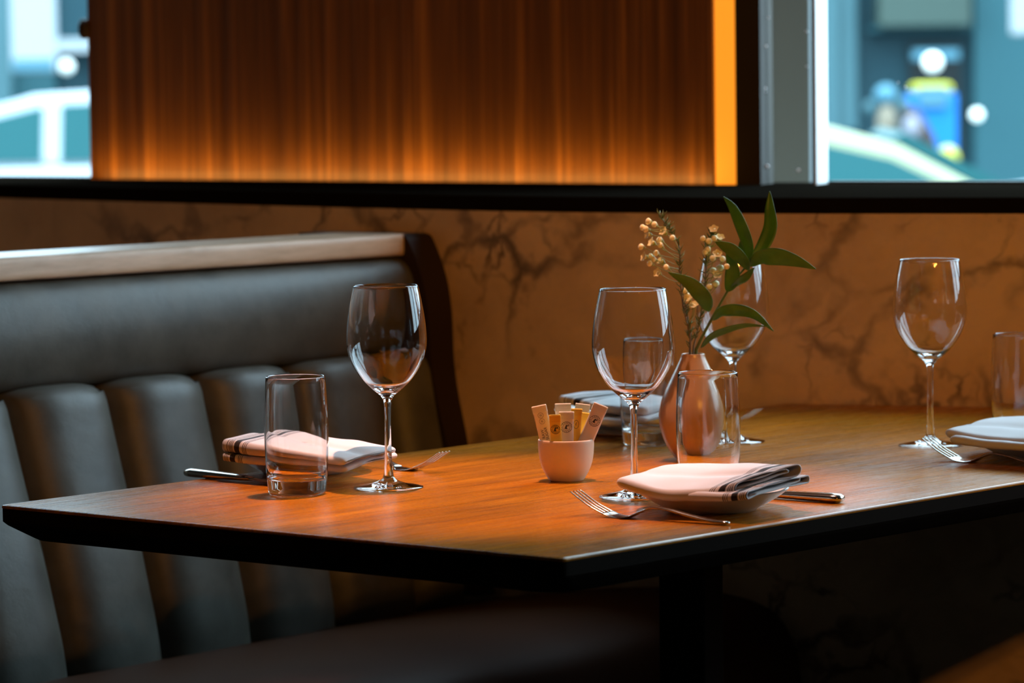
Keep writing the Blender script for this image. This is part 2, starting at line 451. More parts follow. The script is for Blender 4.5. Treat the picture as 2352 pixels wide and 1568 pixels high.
# slot light at the foot of the wood panel, shining up the veneer
c_ = (PA + PB) / 2 - nP * 0.035
L = bpy.data.lights.new('panel_uplight', 'AREA'); L.shape = 'RECTANGLE'; L.size = (PB - PA).length - 0.02; L.size_y = 0.008
L.energy = 0.85; L.color = (1.0, 0.45, 0.10)
lo = bpy.data.objects.new('panel_uplight', L); link(lo); lo.location = (c_.x, c_.y, ZS1 + 0.004)
zd = -Vector((nP.x * 0.5, nP.y * 0.5, 0.85)).normalized(); xd = Vector((dP.x, dP.y, 0)); yd = zd.cross(xd)
lo.rotation_euler = Matrix((xd, yd, zd)).transposed().to_euler()

# ------------------------------------------------------------------ table
A2 = at_z(-2, 1159, TZ); B2 = at_z(1290, 1282, TZ)
uT = Vector((A2.x - B2.x, A2.y - B2.y, 0)).normalized()          # B -> A
vT = Vector((0.652, 0.758, 0)).normalized()                      # towards the wall
TH = math.atan2(vT.y, vT.x)
def wall_hit(p, d):
    best = None
    for a, b in zip(FRONT[:-1], FRONT[1:]):
        a = Vector((a[0], a[1])); b = Vector((b[0], b[1])); e_ = b - a
        den = d.x * e_.y - d.y * e_.x
        if abs(den) < 1e-9: continue
        t = ((a.x - p.x) * e_.y - (a.y - p.y) * e_.x) / den
        s_ = ((a.x - p.x) * d.y - (a.y - p.y) * d.x) / den
        if t > 0 and -1e-6 <= s_ <= 1 + 1e-6 and (best is None or t < best): best = t
    return best
tD = wall_hit(A2, vT) - 0.004; tC = wall_hit(B2, vT) - 0.004
C2 = B2 + vT * tC; D2 = A2 + vT * tD
table = empty('dining_table', (B2.x, B2.y, 0), TH)
tag(table, 'orange-brown wooden dining table with dark edge standing against the marble wall', 'table')
Tinv = (Matrix.Translation((B2.x, B2.y, 0)) @ Matrix.Rotation(TH, 4, 'Z')).inverted()
def tl(p): return Tinv @ Vector((p.x, p.y, p.z if len(p) > 2 else 0))
def top_loop(ins, z, rc=0.004):
    # order A,B,C,D ; C and D at the wall are not inset at the far side
    A_, B_, C_, D_ = [tl(Vector((q.x, q.y, 0))) for q in (A2, B2, C2, D2)]
    cx = (A_ + B_ + C_ + D_) / 4
    def ed(P, Q, R):   # inset corner
        d1 = (P - Q).normalized(); d2 = (R - Q).normalized()
        return Q + (d1 + d2) / max(0.2, math.sin(math.acos(max(-1, min(1, d1.dot(d2)))))) * ins
    A_i = ed(D_, A_, B_); B_i = ed(A_, B_, C_)
    C_i = C_ + (D_ - C_).normalized() * ins; D_i = D_ + (C_ - D_).normalized() * ins
    out = []
    def arc(P, Q, R, r):
        a = Q + (P - Q).normalized() * r; b = Q + (R - Q).normalized() * r
        for k in range(7):
            t = k / 6; out.append((a * (1 - t) ** 2 + Q * 2 * t * (1 - t) + b * t * t))
    arc(D_i, A_i, B_i, rc); arc(A_i, B_i, C_i, rc)
    out.append(C_i); out.append(D_i)
    return [Vector((p.x, p.y, z)) for p in out]
def loops_mesh(name, loops, m, parent, cap0=True, cap1=True, smooth=False):
    n = len(loops[0]); v = [p for l_ in loops for p in l_]; f = []
    for i in range(len(loops) - 1):
        for k in range(n):
            j = (k + 1) % n; f.append((i * n + k, i * n + j, (i + 1) * n + j, (i + 1) * n + k))
    if cap0: f.append(tuple(range(n))[::-1])
    if cap1: f.append(tuple(range((len(loops) - 1) * n, len(loops) * n)))
    return mesh(name, v, f, m, parent, smooth)
top = loops_mesh('tabletop', [top_loop(0.0, TZ - 0.0035, 0.008), top_loop(0.0, TZ - 0.0018, 0.008), top_loop(0.0006, TZ - 0.0006, 0.008), top_loop(0.0020, TZ, 0.008)], M['table'], table)
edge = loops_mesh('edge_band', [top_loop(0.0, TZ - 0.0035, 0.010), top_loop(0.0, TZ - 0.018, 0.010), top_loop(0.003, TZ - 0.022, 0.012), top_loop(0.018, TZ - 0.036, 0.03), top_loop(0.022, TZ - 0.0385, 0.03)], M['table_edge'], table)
edge['label'] = 'dark bevelled edge'
pc = at_y(1588, 1420, 4.45); pl = tl(pc)
MB().box((pl.x, pl.y, 0.376), (0.058, 0.058, 0.67), Matrix.Rotation(0.25, 3, 'Z')).build('column', M['dark'], table, bevel=0.003)
MB().box((pl.x, pl.y, 0.703), (0.5, 0.42, 0.018)).build('mounting_plate', M['dark'], table)
bv, bf = lathe([(0, 0.0), (0.24, 0.0), (0.24, 0.01), (0.22, 0.016), (0.06, 0.03), (0.045, 0.045), (0, 0.045)], 48)
mesh('foot_plate', [p + Vector((pl.x, pl.y, 0)) for p in bv], bf, M['dark'], table)

# ------------------------------------------------------------------ banquette
bench = empty('banquette', (0, 5.0, 0)); tag(bench, 'olive-grey leather banquette with vertical channels and wooden top rail', 'banquette')
wa = Vector((-0.18, 5.545, 0)); wb = Vector((0.42, 5.17, 0)); ww = (wb - wa).normalized(); wn = Vector((-ww.y, ww.x, 0))
WP = wa - wn * 0.022
def wq(px, py): return at_plane(px, py, WP, wn)
SW_T = Vector((-math.sin(math.radians(44)), -math.cos(math.radians(44)), 0))
SW_B = Vector((-math.sin(math.radians(39)), -math.cos(math.radians(39)), 0))
def swd(z):
    t = max(0.0, min(1.0, (z - 0.45) / 0.55)); return (SW_B * (1 - t) + SW_T * t).normalized()
def bench_part(name, pix, a0, a1, m, na=24, closed_back=0.10, disp=None, close_ends=True):
    prof = [wq(*p) for p in pix]
    pr = catmull(prof, 5)
    n0 = len(pr)
    # thickness: return path offset backwards
    v = []; f = []; rows = []
    for i in range(na + 1):
        a = a0 + (a1 - a0) * i / na; row = []
        for k, p in enumerate(pr):
            d = swd(p.z); q = p + d * a
            out = Vector((-d.y, d.x, 0)); 
            if out.y > 0: out = -out
            if disp: q = q + disp(a, k / (n0 - 1), out)
            row.append(q)
        bk = [p + swd(p.z) * a + Vector((-ww.x, -ww.y, 0)) * closed_back for p in (pr[-1], pr[0])]
        row += bk
        rows.append(row)
    n = len(rows[0])
    for r in rows: v += r
    for i in range(na):
        for k in range(n):
            j = (k + 1) % n; f.append((i * n + k, i * n + j, (i + 1) * n + j, (i + 1) * n + k))
    f.append(tuple(range(n))[::-1]); f.append(tuple(range(na * n, (na + 1) * n)))
    o = mesh(name, v, f, m, None, True)
    o.data.polygons[-1].use_smooth = False
    reparent(o, bench)
    md = o.modifiers.new('edge', 'EDGE_SPLIT'); md.split_angle = math.radians(50)
    return o
LEN = 1.25
# end panel against the wall
bench_part('end_panel', [(955, 534), (984, 537), (1000, 560), (1026, 636), (1040, 720), (1045, 820), (1056, 900), (1078, 1000), (1100, 1120), (1122, 1250), (1150, 1360)], 0.0, 0.05, M['end_panel'], 2, 0.16)
rl = bench_part('top_rail', [(955, 533), (978, 534), (984, 541), (985, 560), (984, 578), (978, 583), (960, 584)], 0.045, LEN, M['rail'], 6, 0.10)
bench_part('headrest', [(950, 584), (972, 590), (992, 606), (1006, 640), (1012, 690), (1008, 740), (996, 785), (978, 806), (955, 812)], 0.05, LEN, M['leather'], 20, 0.10)
SP = 0.170; a_ = 0.05; nxt = 0.12
CH = [(950, 806), (985, 800), (1012, 808), (1028, 835), (1036, 880), (1047, 950), (1062, 1040), (1080, 1140), (1094, 1240), (1104, 1320), (1108, 1385)]
while a_ < LEN - 0.02:
    b_ = min(nxt, LEN)
    def disp(a, k, out, a0=a_, b0=b_, full=(nxt - SP)):
        t = (a - full) / SP; t = max(0.001, min(0.999, t)); s_ = 2 * t - 1
        h = (1 - abs(s_) ** 3.0) ** 0.75
        topf = 1.0
        sink = 0.016 * (1 - h) if k < 0.25 else 0.0
        return out * (0.042 * (h - 0.75)) - Vector((0, 0, sink))
    bench_part('channel_cushion', CH, a_, b_, M['leather'], 20 if b_ - a_ > 0.1 else 10, 0.06, disp)
    a_ = b_; nxt += SP
bench_part('seat_cushion', [(1060, 1385), (1150, 1372), (1300, 1354), (1500, 1345), (1640, 1356), (1740, 1385), (1795, 1425), (1828, 1490), (1840, 1570), (1835, 1640)], 0.0, LEN, M['seat'], 10, 0.02)
bench_part('base', [(1120, 1640), (1500, 1640), (1790, 1640), (1795, 1700), (1795, 2030)], 0.0, LEN, M['dark'], 2, 0.0)

# ------------------------------------------------------------------ glassware
def outer_inner(out, inn): return out + inn
def make_wine_glass():
    root = empty('wine_glass')
    outp = [(0.0037, 0.090), (0.0046, 0.097), (0.0078, 0.1025), (0.0140, 0.1075), (0.0215, 0.1140), (0.0285, 0.1215), (0.0350, 0.1310), (0.0400, 0.1410), (0.0432, 0.1520), (0.0444, 0.1620), (0.0441, 0.1730), (0.0428, 0.1860), (0.0405, 0.2010), (0.0378, 0.2150), (0.0358, 0.2240)]
    P = catmull([Vector((r, 0, z)) for r, z in outp], 4)
    outer = [(p.x, p.z) for p in P]
    th = 0.0011
    inner = []
    for i, p in enumerate(P):
        if p.z < 0.106: continue
        t = (P[min(i + 1, len(P) - 1)] - P[i - 1]).normalized(); nrm = Vector((-t.z, 0, t.x))
        k = th + 0.0035 * max(0, 1 - (p.z - 0.106) / 0.012) ** 2
        inner.append((max(0.0004, p.x + nrm.x * k), p.z + nrm.z * k))
    rim = [(outer[-1][0] - 0.0003, outer[-1][1] + 0.0006), (inner[-1][0] + 0.0003, inner[-1][1] + 0.0006)]
    inner = [(r, z) for r, z in inner if r > 0.002]
    prof = outer + rim + inner[::-1] + [(0.0, inner[0][1] - 0.0005)]
    v, f = lathe(prof, 96); mesh('bowl', v, f, M['glass'], root)
    sp = [(0.0060, 0.0125), (0.0047, 0.020), (0.0041, 0.032), (0.0036, 0.050), (0.0034, 0.070), (0.0037, 0.090)]
    v, f = lathe([(p.x, p.z) for p in catmull([Vector((r, 0, z)) for r, z in sp], 4)], 96); mesh('stem', v, f, M['glass'], root)
    fp = [(0.0, 0.0006), (0.020, 0.0003), (0.0375, 0.0002), (0.0386, 0.0008), (0.0382, 0.0016), (0.030, 0.0030), (0.020, 0.0048), (0.0125, 0.0072), (0.0080, 0.0098), (0.0060, 0.0125)]
    v, f = lathe(fp, 96); mesh('foot', v, f, M['glass'], root)
    return root
def make_tumbler():
    o = [(0, 0.0004), (0.0285, 0.0002), (0.0308, 0.0012), (0.0318, 0.004), (0.0332, 0.02), (0.0346, 0.045), (0.0351, 0.065), (0.0349, 0.085), (0.0341, 0.105), (0.0326, 0.1285)]
    i = [(0.0323, 0.1297), (0.0313, 0.1297), (0.0310, 0.1285), (0.0327, 0.105), (0.0335, 0.085), (0.0336, 0.065), (0.0331, 0.045), (0.0312, 0.026), (0.0270, 0.0185), (0.018, 0.0160), (0, 0.0152)]
    ov = [o[0], o[1], o[2]] + [(p.x, p.z) for p in catmull([Vector((r, 0, z)) for r, z in o[3:]], 5)]
    iv = [i[0], i[1]] + [(p.x, p.z) for p in catmull([Vector((r, 0, z)) for r, z in i[2:]], 4)]
    iv = [(max(r, 0), z) for r, z in iv]
    v, f = lathe(ov + iv, 96)
    return mesh('water_glass', v, f, M['glass'])
def copy_tree(o, parent=None):
    c = o.copy(); link(c); c.parent = parent
    for ch in list(o.children): copy_tree(ch, c)
    return c
def put(o, p, rz=0, dz=0.0): o.location = (p.x, p.y, TZ + dz); o.rotation_euler = (0, 0, rz); return o
g0 = make_wine_glass()
GL = [((893, 1120), 'empty wine glass beside the left napkin, just right of the tall tumbler'),
      ((1458, 1141), 'empty wine glass standing between the sugar cup and the front plate'),
      ((1685, 1015), 'empty wine glass standing behind the leafy branch and vase'),
      ((2137, 1023), 'empty wine glass at the far right place setting beside the marble wall')]
glasses = [g0] + [copy_tree(g0) for _ in GL[1:]]
for o, ((x, y), lab) in zip(glasses, GL):
    put(o, at_z(x, y, TZ), random.Random(x).uniform(0, 6)); tag(o, lab, 'wine glass', 'wine glasses on the table')
t0 = make_tumbler()
tp = [at_z(683, 1135, TZ), at_z(1628, 1127, TZ), at_z(1491, 1021, TZ), Vector((0.618, 4.66, 0))]
TL = ['water tumbler in front of the left plate and napkin', 'water tumbler standing in front of the teardrop vase', 'water tumbler at the back, behind the stem of the middle wine glass', 'water tumbler behind the right-hand napkin, cut by the picture edge']
tum = [t0, t0.copy(), t0.copy(), t0.copy()]
for o in tum[1:]: link(o)
for o, p, lab in zip(tum, tp, TL): put(o, p); tag(o, lab, 'water glass', 'water tumblers on the table')

# ------------------------------------------------------------------ plates
def make_plate():
    out = [(0, 0.003), (0.030, 0.003), (0.034, 0.0), (0.046, 0.0), (0.049, 0.003), (0.060, 0.0085), (0.073, 0.0165), (0.0795, 0.0215), (0.0808, 0.0228)]
    inn = [(0.0798, 0.0236), (0.0780, 0.0232), (0.071, 0.0185), (0.058, 0.0115), (0.045, 0.0070), (0, 0.0062)]
    v, f = lathe(out + inn, 96); return mesh('side_plate', v, f, M['china'])
PL = [(at_z(698, 1084, TZ), 'small white plate under the left striped napkin'),
      (at_z(1635, 1170, TZ), 'small white plate under the front napkin, nearest the table edge'),
      (at_z(1418, 980, TZ), 'small plate under the rear napkin behind the sugar cup'),
      (at_z(2376, 1042, TZ), 'small plate under the right-hand napkin, cut by the picture edge')]
p0 = make_plate(); plates = [p0] + [p0.copy() for _ in range(3)]
for o in plates[1:]: link(o)
for o, (p, lab) in zip(plates, PL): put(o, p); tag(o, lab, 'plate', 'side plates on the table')

# ------------------------------------------------------------------ napkins
def lerp(a, b, t): return a * (1 - t) + b * t
def sstep(t): t = max(0, min(1, t)); return t * t * (3 - 2 * t)
def napkin(origin, layers, label, seed=0):
    """layers: dicts with closed end c0 (near) c1 (far), open end o0,o1 (Vectors, local), t thickness, tc closed thickness, sag"""
    root = empty('napkin', (origin.x, origin.y, TZ)); tag(root, label, 'napkin', 'folded striped napkins')
    for li, Lr in enumerate(layers):
        ns, nh, ne = 44, 22, 7
        v = []; uv = []; f = []
        c0, c1, o0, o1 = [Vector(q) for q in (Lr['c0'], Lr['c1'], Lr['o0'], Lr['o1'])]
        ulen = (lerp(o0, o1, .5) - lerp(c0, c1, .5)).length
        for i in range(ns + 1):
            s = i / ns
            if s < 0.25: s = 0.25 * (s / 0.25) ** 1.5
            F = lerp(c0, o0, s); B = lerp(c1, o1, s)
            F.z += Lr.get('sagf', 0) * math.sin(math.pi * min(1, s * Lr.get('sk', 1.0))); B.z += Lr.get('sagb', 0) * math.sin(math.pi * s)
            bow = Lr.get('bow', 0.0) * math.sin(math.pi * s)
            vd = (B - F); vdn = vd.normalized()
            F = F - vdn * bow
            t = lerp(Vector((Lr['tc'], 0, 0)), Vector((Lr['t'], 0, 0)), sstep(s)).x
            cap = 0.055
            if s < cap: t *= max(0.02, math.sqrt(max(0, 1 - (1 - s / cap) ** 2)))
            h = t / 2
            up = Vector((0, 0, 1))
            crown = Lr.get('crown', 0.002)
            row = []
            def sec(w, side):  # w 0..1 across, side +1 top
                q = lerp(F, B, w)
                bul = crown * math.sin(math.pi * w)
                wr = 0.0016 * noise.noise(Vector((s * 4 + seed * 3.1, w * 3, li * 2 + side))) + Lr.get('crease', 0) * math.exp(-((w - 0.5 - 0.25 * (s - .5)) / 0.10) ** 2) * (side > 0)
                return q + up * (side * h + bul + wr)
            for k in range(nh + 1): row.append(sec(k / nh, -1))
            for k in range(1, ne):
                a = -math.pi / 2 + math.pi * k / ne
                row.append((sec(1, -1) + sec(1, 1)) / 2 + vdn * (h * math.cos(a)) + up * (h * math.sin(a)))
            for k in range(nh + 1): row.append(sec(1 - k / nh, 1))
            for k in range(1, ne):
                a = math.pi / 2 + math.pi * k / ne
                row.append((sec(0, -1) + sec(0, 1)) / 2 + vdn * (h * math.cos(a)) + up * (h * math.sin(a)))
            v += row; uv += [((1 - s) * ulen + Lr.get('uo', 0), 0)] * len(row); n = len(row)
        for i in range(ns):
            for k in range(n):
                j = (k + 1) % n; f.append((i * n + k, i * n + j, (i + 1) * n + j, (i + 1) * n + k))
        f.append(tuple(range(n))[::-1])
        nloop = len(f)
        # inner fold sheet visible at the open end
        base = len(v); mI = 26
        for i in range(8):
            s = 0.55 + 0.445 * i / 7
            F = lerp(c0, o0, s); B = lerp(c1, o1, s)
            F.z += Lr.get('sagf', 0) * math.sin(math.pi * min(1, s * Lr.get('sk', 1.0))); B.z += Lr.get('sagb', 0) * math.sin(math.pi * s)
            vdn = (B - F).normalized()
            for k in range(mI + 1):
                w = k / mI
                # zig-zag path: across and back inside
                ww_ = 0.10 + 0.80 * (w / 0.52) if w < 0.52 else 0.90 - 0.66 * ((w - 0.52) / 0.48)
                hh = (-0.22 + 0.10 * w) if w < 0.48 else (-0.15 + 0.42 * min(1, (w - 0.48) / 0.1))
                tl_ = lerp(Vector((Lr['tc'], 0, 0)), Vector((Lr['t'], 0, 0)), sstep(s)).x
                v.append(lerp(F, B, ww_) + Vector((0, 0, hh * tl_ + Lr.get('crown', .002) * math.sin(math.pi * ww_) + 0.0008 * math.sin(ww_ * 9 + li))))
                uv.append((0.05 + (1 - s) * 0.03, 0))
        for i in range(7):
            for k in range(mI):
                b_ = base + i * (mI + 1) + k
                f.append((b_, b_ + 1, b_ + mI + 2, b_ + mI + 1))
        o = mesh('folded_layer', v, f, M['linen'], root, True, uv)
        o.data.materials.append(M['linen_plain'])
        sd = o.modifiers.new('cloth', 'SOLIDIFY'); sd.thickness = 0.0013; sd.offset = -1; sd.material_offset = 1
        for p in o.data.polygons:
            if p.index >= nloop: p.material_index = 1
    return root
def loc(px, py, z, org): 
    p = at_z(px, py, TZ + z); return Vector((p.x - org.x, p.y - org.y, z))
# front napkin (open end to the right)
o_ = PL[1][0]
napkin(o_, [
    dict(c0=loc(1446, 1116, 0.0310, o_), c1=loc(1560, 1080, 0.0310, o_), o0=loc(1720, 1132, 0.0305, o_), o1=loc(1855, 1100, 0.034, o_), t=0.0085, tc=0.010, sagf=-0.007, sk=0.9, uo=0.0),
    dict(c0=loc(1418, 1106, 0.0375, o_), c1=loc(1548, 1075, 0.0385, o_), o0=loc(1700, 1115, 0.0355, o_), o1=loc(1830, 1080, 0.046, o_), t=0.0125, tc=0.0115, sagf=-0.012, sk=0.95, uo=0.0, crease=-0.002)],
    'white striped napkin folded on the front plate, open end to the right', 1)
# left napkin (open end to the left)
o_ = PL[0][0]
napkin(o_, [
    dict(c0=loc(800, 1076, 0.024, o_), c1=loc(912, 1046, 0.030, o_), o0=loc(514, 1049, 0.028, o_), o1=loc(640, 1020, 0.028, o_), t=0.009, tc=0.0085, sagf=-0.001, uo=0.0),
    dict(c0=loc(795, 1060, 0.0335, o_), c1=loc(908, 1033, 0.0385, o_), o0=loc(519, 1022, 0.0405, o_), o1=loc(650, 1003, 0.040, o_), t=0.0150, tc=0.008, sagf=-0.0005, uo=-0.0075, crease=-0.002)],
    'pinkish striped napkin on the left plate, behind the tall tumbler', 2)
# rear napkin
o_ = PL[2][0]
napkin(o_, [
    dict(c0=loc(1490, 966, 0.026, o_), c1=loc(1590, 950, 0.030, o_), o0=loc(1330, 962, 0.026, o_), o1=loc(1430, 935, 0.026, o_), t=0.009, tc=0.009, sagf=-0.003, uo=0.02),
    dict(c0=loc(1490, 944, 0.037, o_), c1=loc(1590, 926, 0.040, o_), o0=loc(1290, 916, 0.048, o_), o1=loc(1420, 908, 0.046, o_), t=0.010, tc=0.012, sagf=-0.004, uo=-0.007)],
    'striped napkin folded on the rear plate behind the sugar cup', 3)
# right napkin
o_ = PL[3][0]
napkin(o_, [
    dict(c0=loc(2182, 1008, 0.0285, o_), c1=loc(2292, 975, 0.0285, o_), o0=loc(2480, 1030, 0.0285, o_), o1=loc(2590, 995, 0.030, o_), t=0.009, tc=0.010, sagf=-0.003, uo=0.0),
    dict(c0=loc(2172, 994, 0.034, o_), c1=loc(2285, 965, 0.036, o_), o0=loc(2460, 1012, 0.035, o_), o1=loc(2570, 975, 0.044, o_), t=0.012, tc=0.011, sagf=-0.006, uo=0.0, crease=-0.003)],
    'white napkin folded on the right-hand plate, cut by the picture edge', 4)

# ------------------------------------------------------------------ cutlery
def make_fork():
    root = empty('fork')   # tines at -x, handle end at +x; contact point near x=0
    hz = [(0.010, 0.0030), (0.022, 0.0085), (0.036, 0.0125), (0.055, 0.0115), (0.080, 0.0072), (0.105, 0.0036), (0.124, 0.0028), (0.1275, 0.0028)]
    P = catmull([Vector((x, 0, z)) for x, z in hz], 5)
    R = []
    for p in P:
        t = (p.x - 0.010) / 0.1175
        w = 0.0030 + 0.0026 * sstep(t * 1.1) + 0.006 * max(0, 1 - t * 9) ** 2
        e_ = math.sqrt(max(0.05, 1 - max(0, (t - 0.96) / 0.04) ** 2))
        R.append((w * e_, (0.0012 + 0.0008 * t) * e_))
    v, f = sweep(P, R, n=14); mesh('handle', v, f, M['steel'], root)
    mb = MB()
    hp = catmull([Vector((x, 0, z)) for x, z in [(-0.022, 0.0045), (-0.012, 0.0016), (0.0, 0.0010), (0.008, 0.0022), (0.014, 0.0048)]], 5)
    RR = []
    for p in hp:
        t = (p.x + 0.022) / 0.036
        w = 0.0115 * (1 - sstep((t - 0.45) / 0.6)) + 0.0048
        w = min(w, 0.0115)
        RR.append((w, 0.0011))
    v, f = sweep(hp, RR, n=16); mb.add(v, f)
    for k in range(4):
        y = (-1.5 + k) * 0.0062
        tp_ = catmull([Vector((-0.018, y, 0.0028)), Vector((-0.028, y, 0.0065)), Vector((-0.042, y * 0.98, 0.0125)), Vector((-0.056, y * 0.96, 0.0205)), Vector((-0.0625, y * 0.95, 0.0245))], 5)
        rr = [((0.0014 - 0.0006 * (i / (len(tp_) - 1))), 0.00095 - 0.0003 * (i / (len(tp_) - 1))) for i in range(len(tp_))]
        v, f = sweep(tp_, rr, n=8); mb.add(v, f)
    mb.build('tines', M['steel'], root, True)
    return root
def make_knife():
    root = empty('knife')   # handle end at x=0, blade towards +x
    P = [Vector((x, 0, 0.0052)) for x in (0.0, 0.0012, 0.004, 0.012, 0.04, 0.07, 0.095, 0.105, 0.11)]
    R = [(0.002, 0.001), (0.0065, 0.0034), (0.0092, 0.0048), (0.0100, 0.0052), (0.0094, 0.0048), (0.0085, 0.0042), (0.0075, 0.0036), (0.006, 0.003), (0.005, 0.0024)]
    v, f = sweep(P, R, n=20); mesh('handle', v, f, M['steel'], root)
    Q = [Vector((x, y, 0.0048 - 0.006 * (x - 0.108))) for x, y in ((0.106, 0), (0.115, 0.0), (0.14, 0.001), (0.18, 0.001), (0.21, 0.0), (0.228, -0.003), (0.236, -0.006))]
    R = [(0.005, 0.0016), (0.0062, 0.0012), (0.0090, 0.0010), (0.0098, 0.0009), (0.0088, 0.0008), (0.005, 0.0006), (0.001, 0.0004)]
    v, f = sweep(Q, R, n=12); mesh('blade', v, f, M['steel'], root)
    return root
def place(o, p, q):   # +x axis from p towards q
    a = math.atan2(q.y - p.y, q.x - p.x); put(o, p, a); return o
f0 = make_fork(); k0 = make_knife()
FK = [((1436, 1189), (1668, 1206), 'steel fork in front of the front plate, near the table edge'),
      ((928, 1079), None, 'steel fork behind the left napkin, tines right of the wine glass stem'),
      ((1652, 978), None, 'steel fork at the rear setting, tines showing right of the front tumbler'),
      ((2226, 1061), (2370, 1073), 'steel fork resting before the right-hand plate with tines over the glass foot')]
forks = [f0] + [copy_tree(f0) for _ in FK[1:]]
perp = Vector((-0.76, 0.65, 0))
for o, (a, b, lab) in zip(forks, FK):
    p = at_z(*a, TZ); q = at_z(*b, TZ) if b else p + perp
    place(o, p, q); tag(o, lab, 'fork', 'forks on the table')
KN = [((430, 1094), (800, 1131), 'steel knife with dark reflections lying before the left plate'),
      ((1936, 1156), (1800, 1141), 'steel knife with its handle pointing right from under the front plate'),
      ((1296, 997), (1440, 1008), 'steel knife at the rear setting behind the sugar cup')]
knives = [k0] + [copy_tree(k0) for _ in KN[1:]]
for o, (a, b, lab) in zip(knives, KN):
    place(o, at_z(*a, TZ), at_z(*b, TZ)); tag(o, lab, 'knife', 'knives on the table')
knives[1].rotation_euler.z = math.atan2(0.60, -0.80)

# ------------------------------------------------------------------ sugar cup
cp = at_z(1301, 1103, TZ)
cprof = [(0, 0.002), (0.015, 0.002), (0.0165, 0.0), (0.0190, 0.0006), (0.0215, 0.004), (0.0258, 0.0115), (0.0292, 0.0210), (0.0308, 0.0310), (0.0314, 0.0410), (0.0312, 0.0455), (0.0304, 0.0468), (0.0293, 0.0462), (0.0290, 0.043), (0.0286, 0.031), (0.0268, 0.020), (0.022, 0.010), (0.012, 0.0055), (0, 0.005)]
v, f = lathe([(max(0, p.x), p.z) for p in catmull([Vector((r, 0, z)) for r, z in cprof], 3)], 72)
cup = mesh('sugar_cup', v, f, M['cup']); put(cup, cp); tag(cup, 'small round ceramic cup holding sugar packets', 'cup')
def ring(mb, cx, cz, rx, rz, w, y, n=36, a0=0, a1=2 * math.pi):
    vv = []; ff = []
    full = abs(a1 - a0 - 2 * math.pi) < 1e-6
    for i in range(n + 1):
        a = a0 + (a1 - a0) * i / n
        vv += [(cx + rx * math.cos(a), y, cz + rz * math.sin(a)), (cx + (rx - w) * math.cos(a), y, cz + (rz - w) * math.sin(a))]
    for i in range(n): ff.append((2 * i, 2 * i + 1, 2 * i + 3, 2 * i + 2))
    mb.add(vv, ff)
def blob(mb, pts, y): mb.add([(x, y, z) for x, z in pts], [tuple(range(len(pts)))])
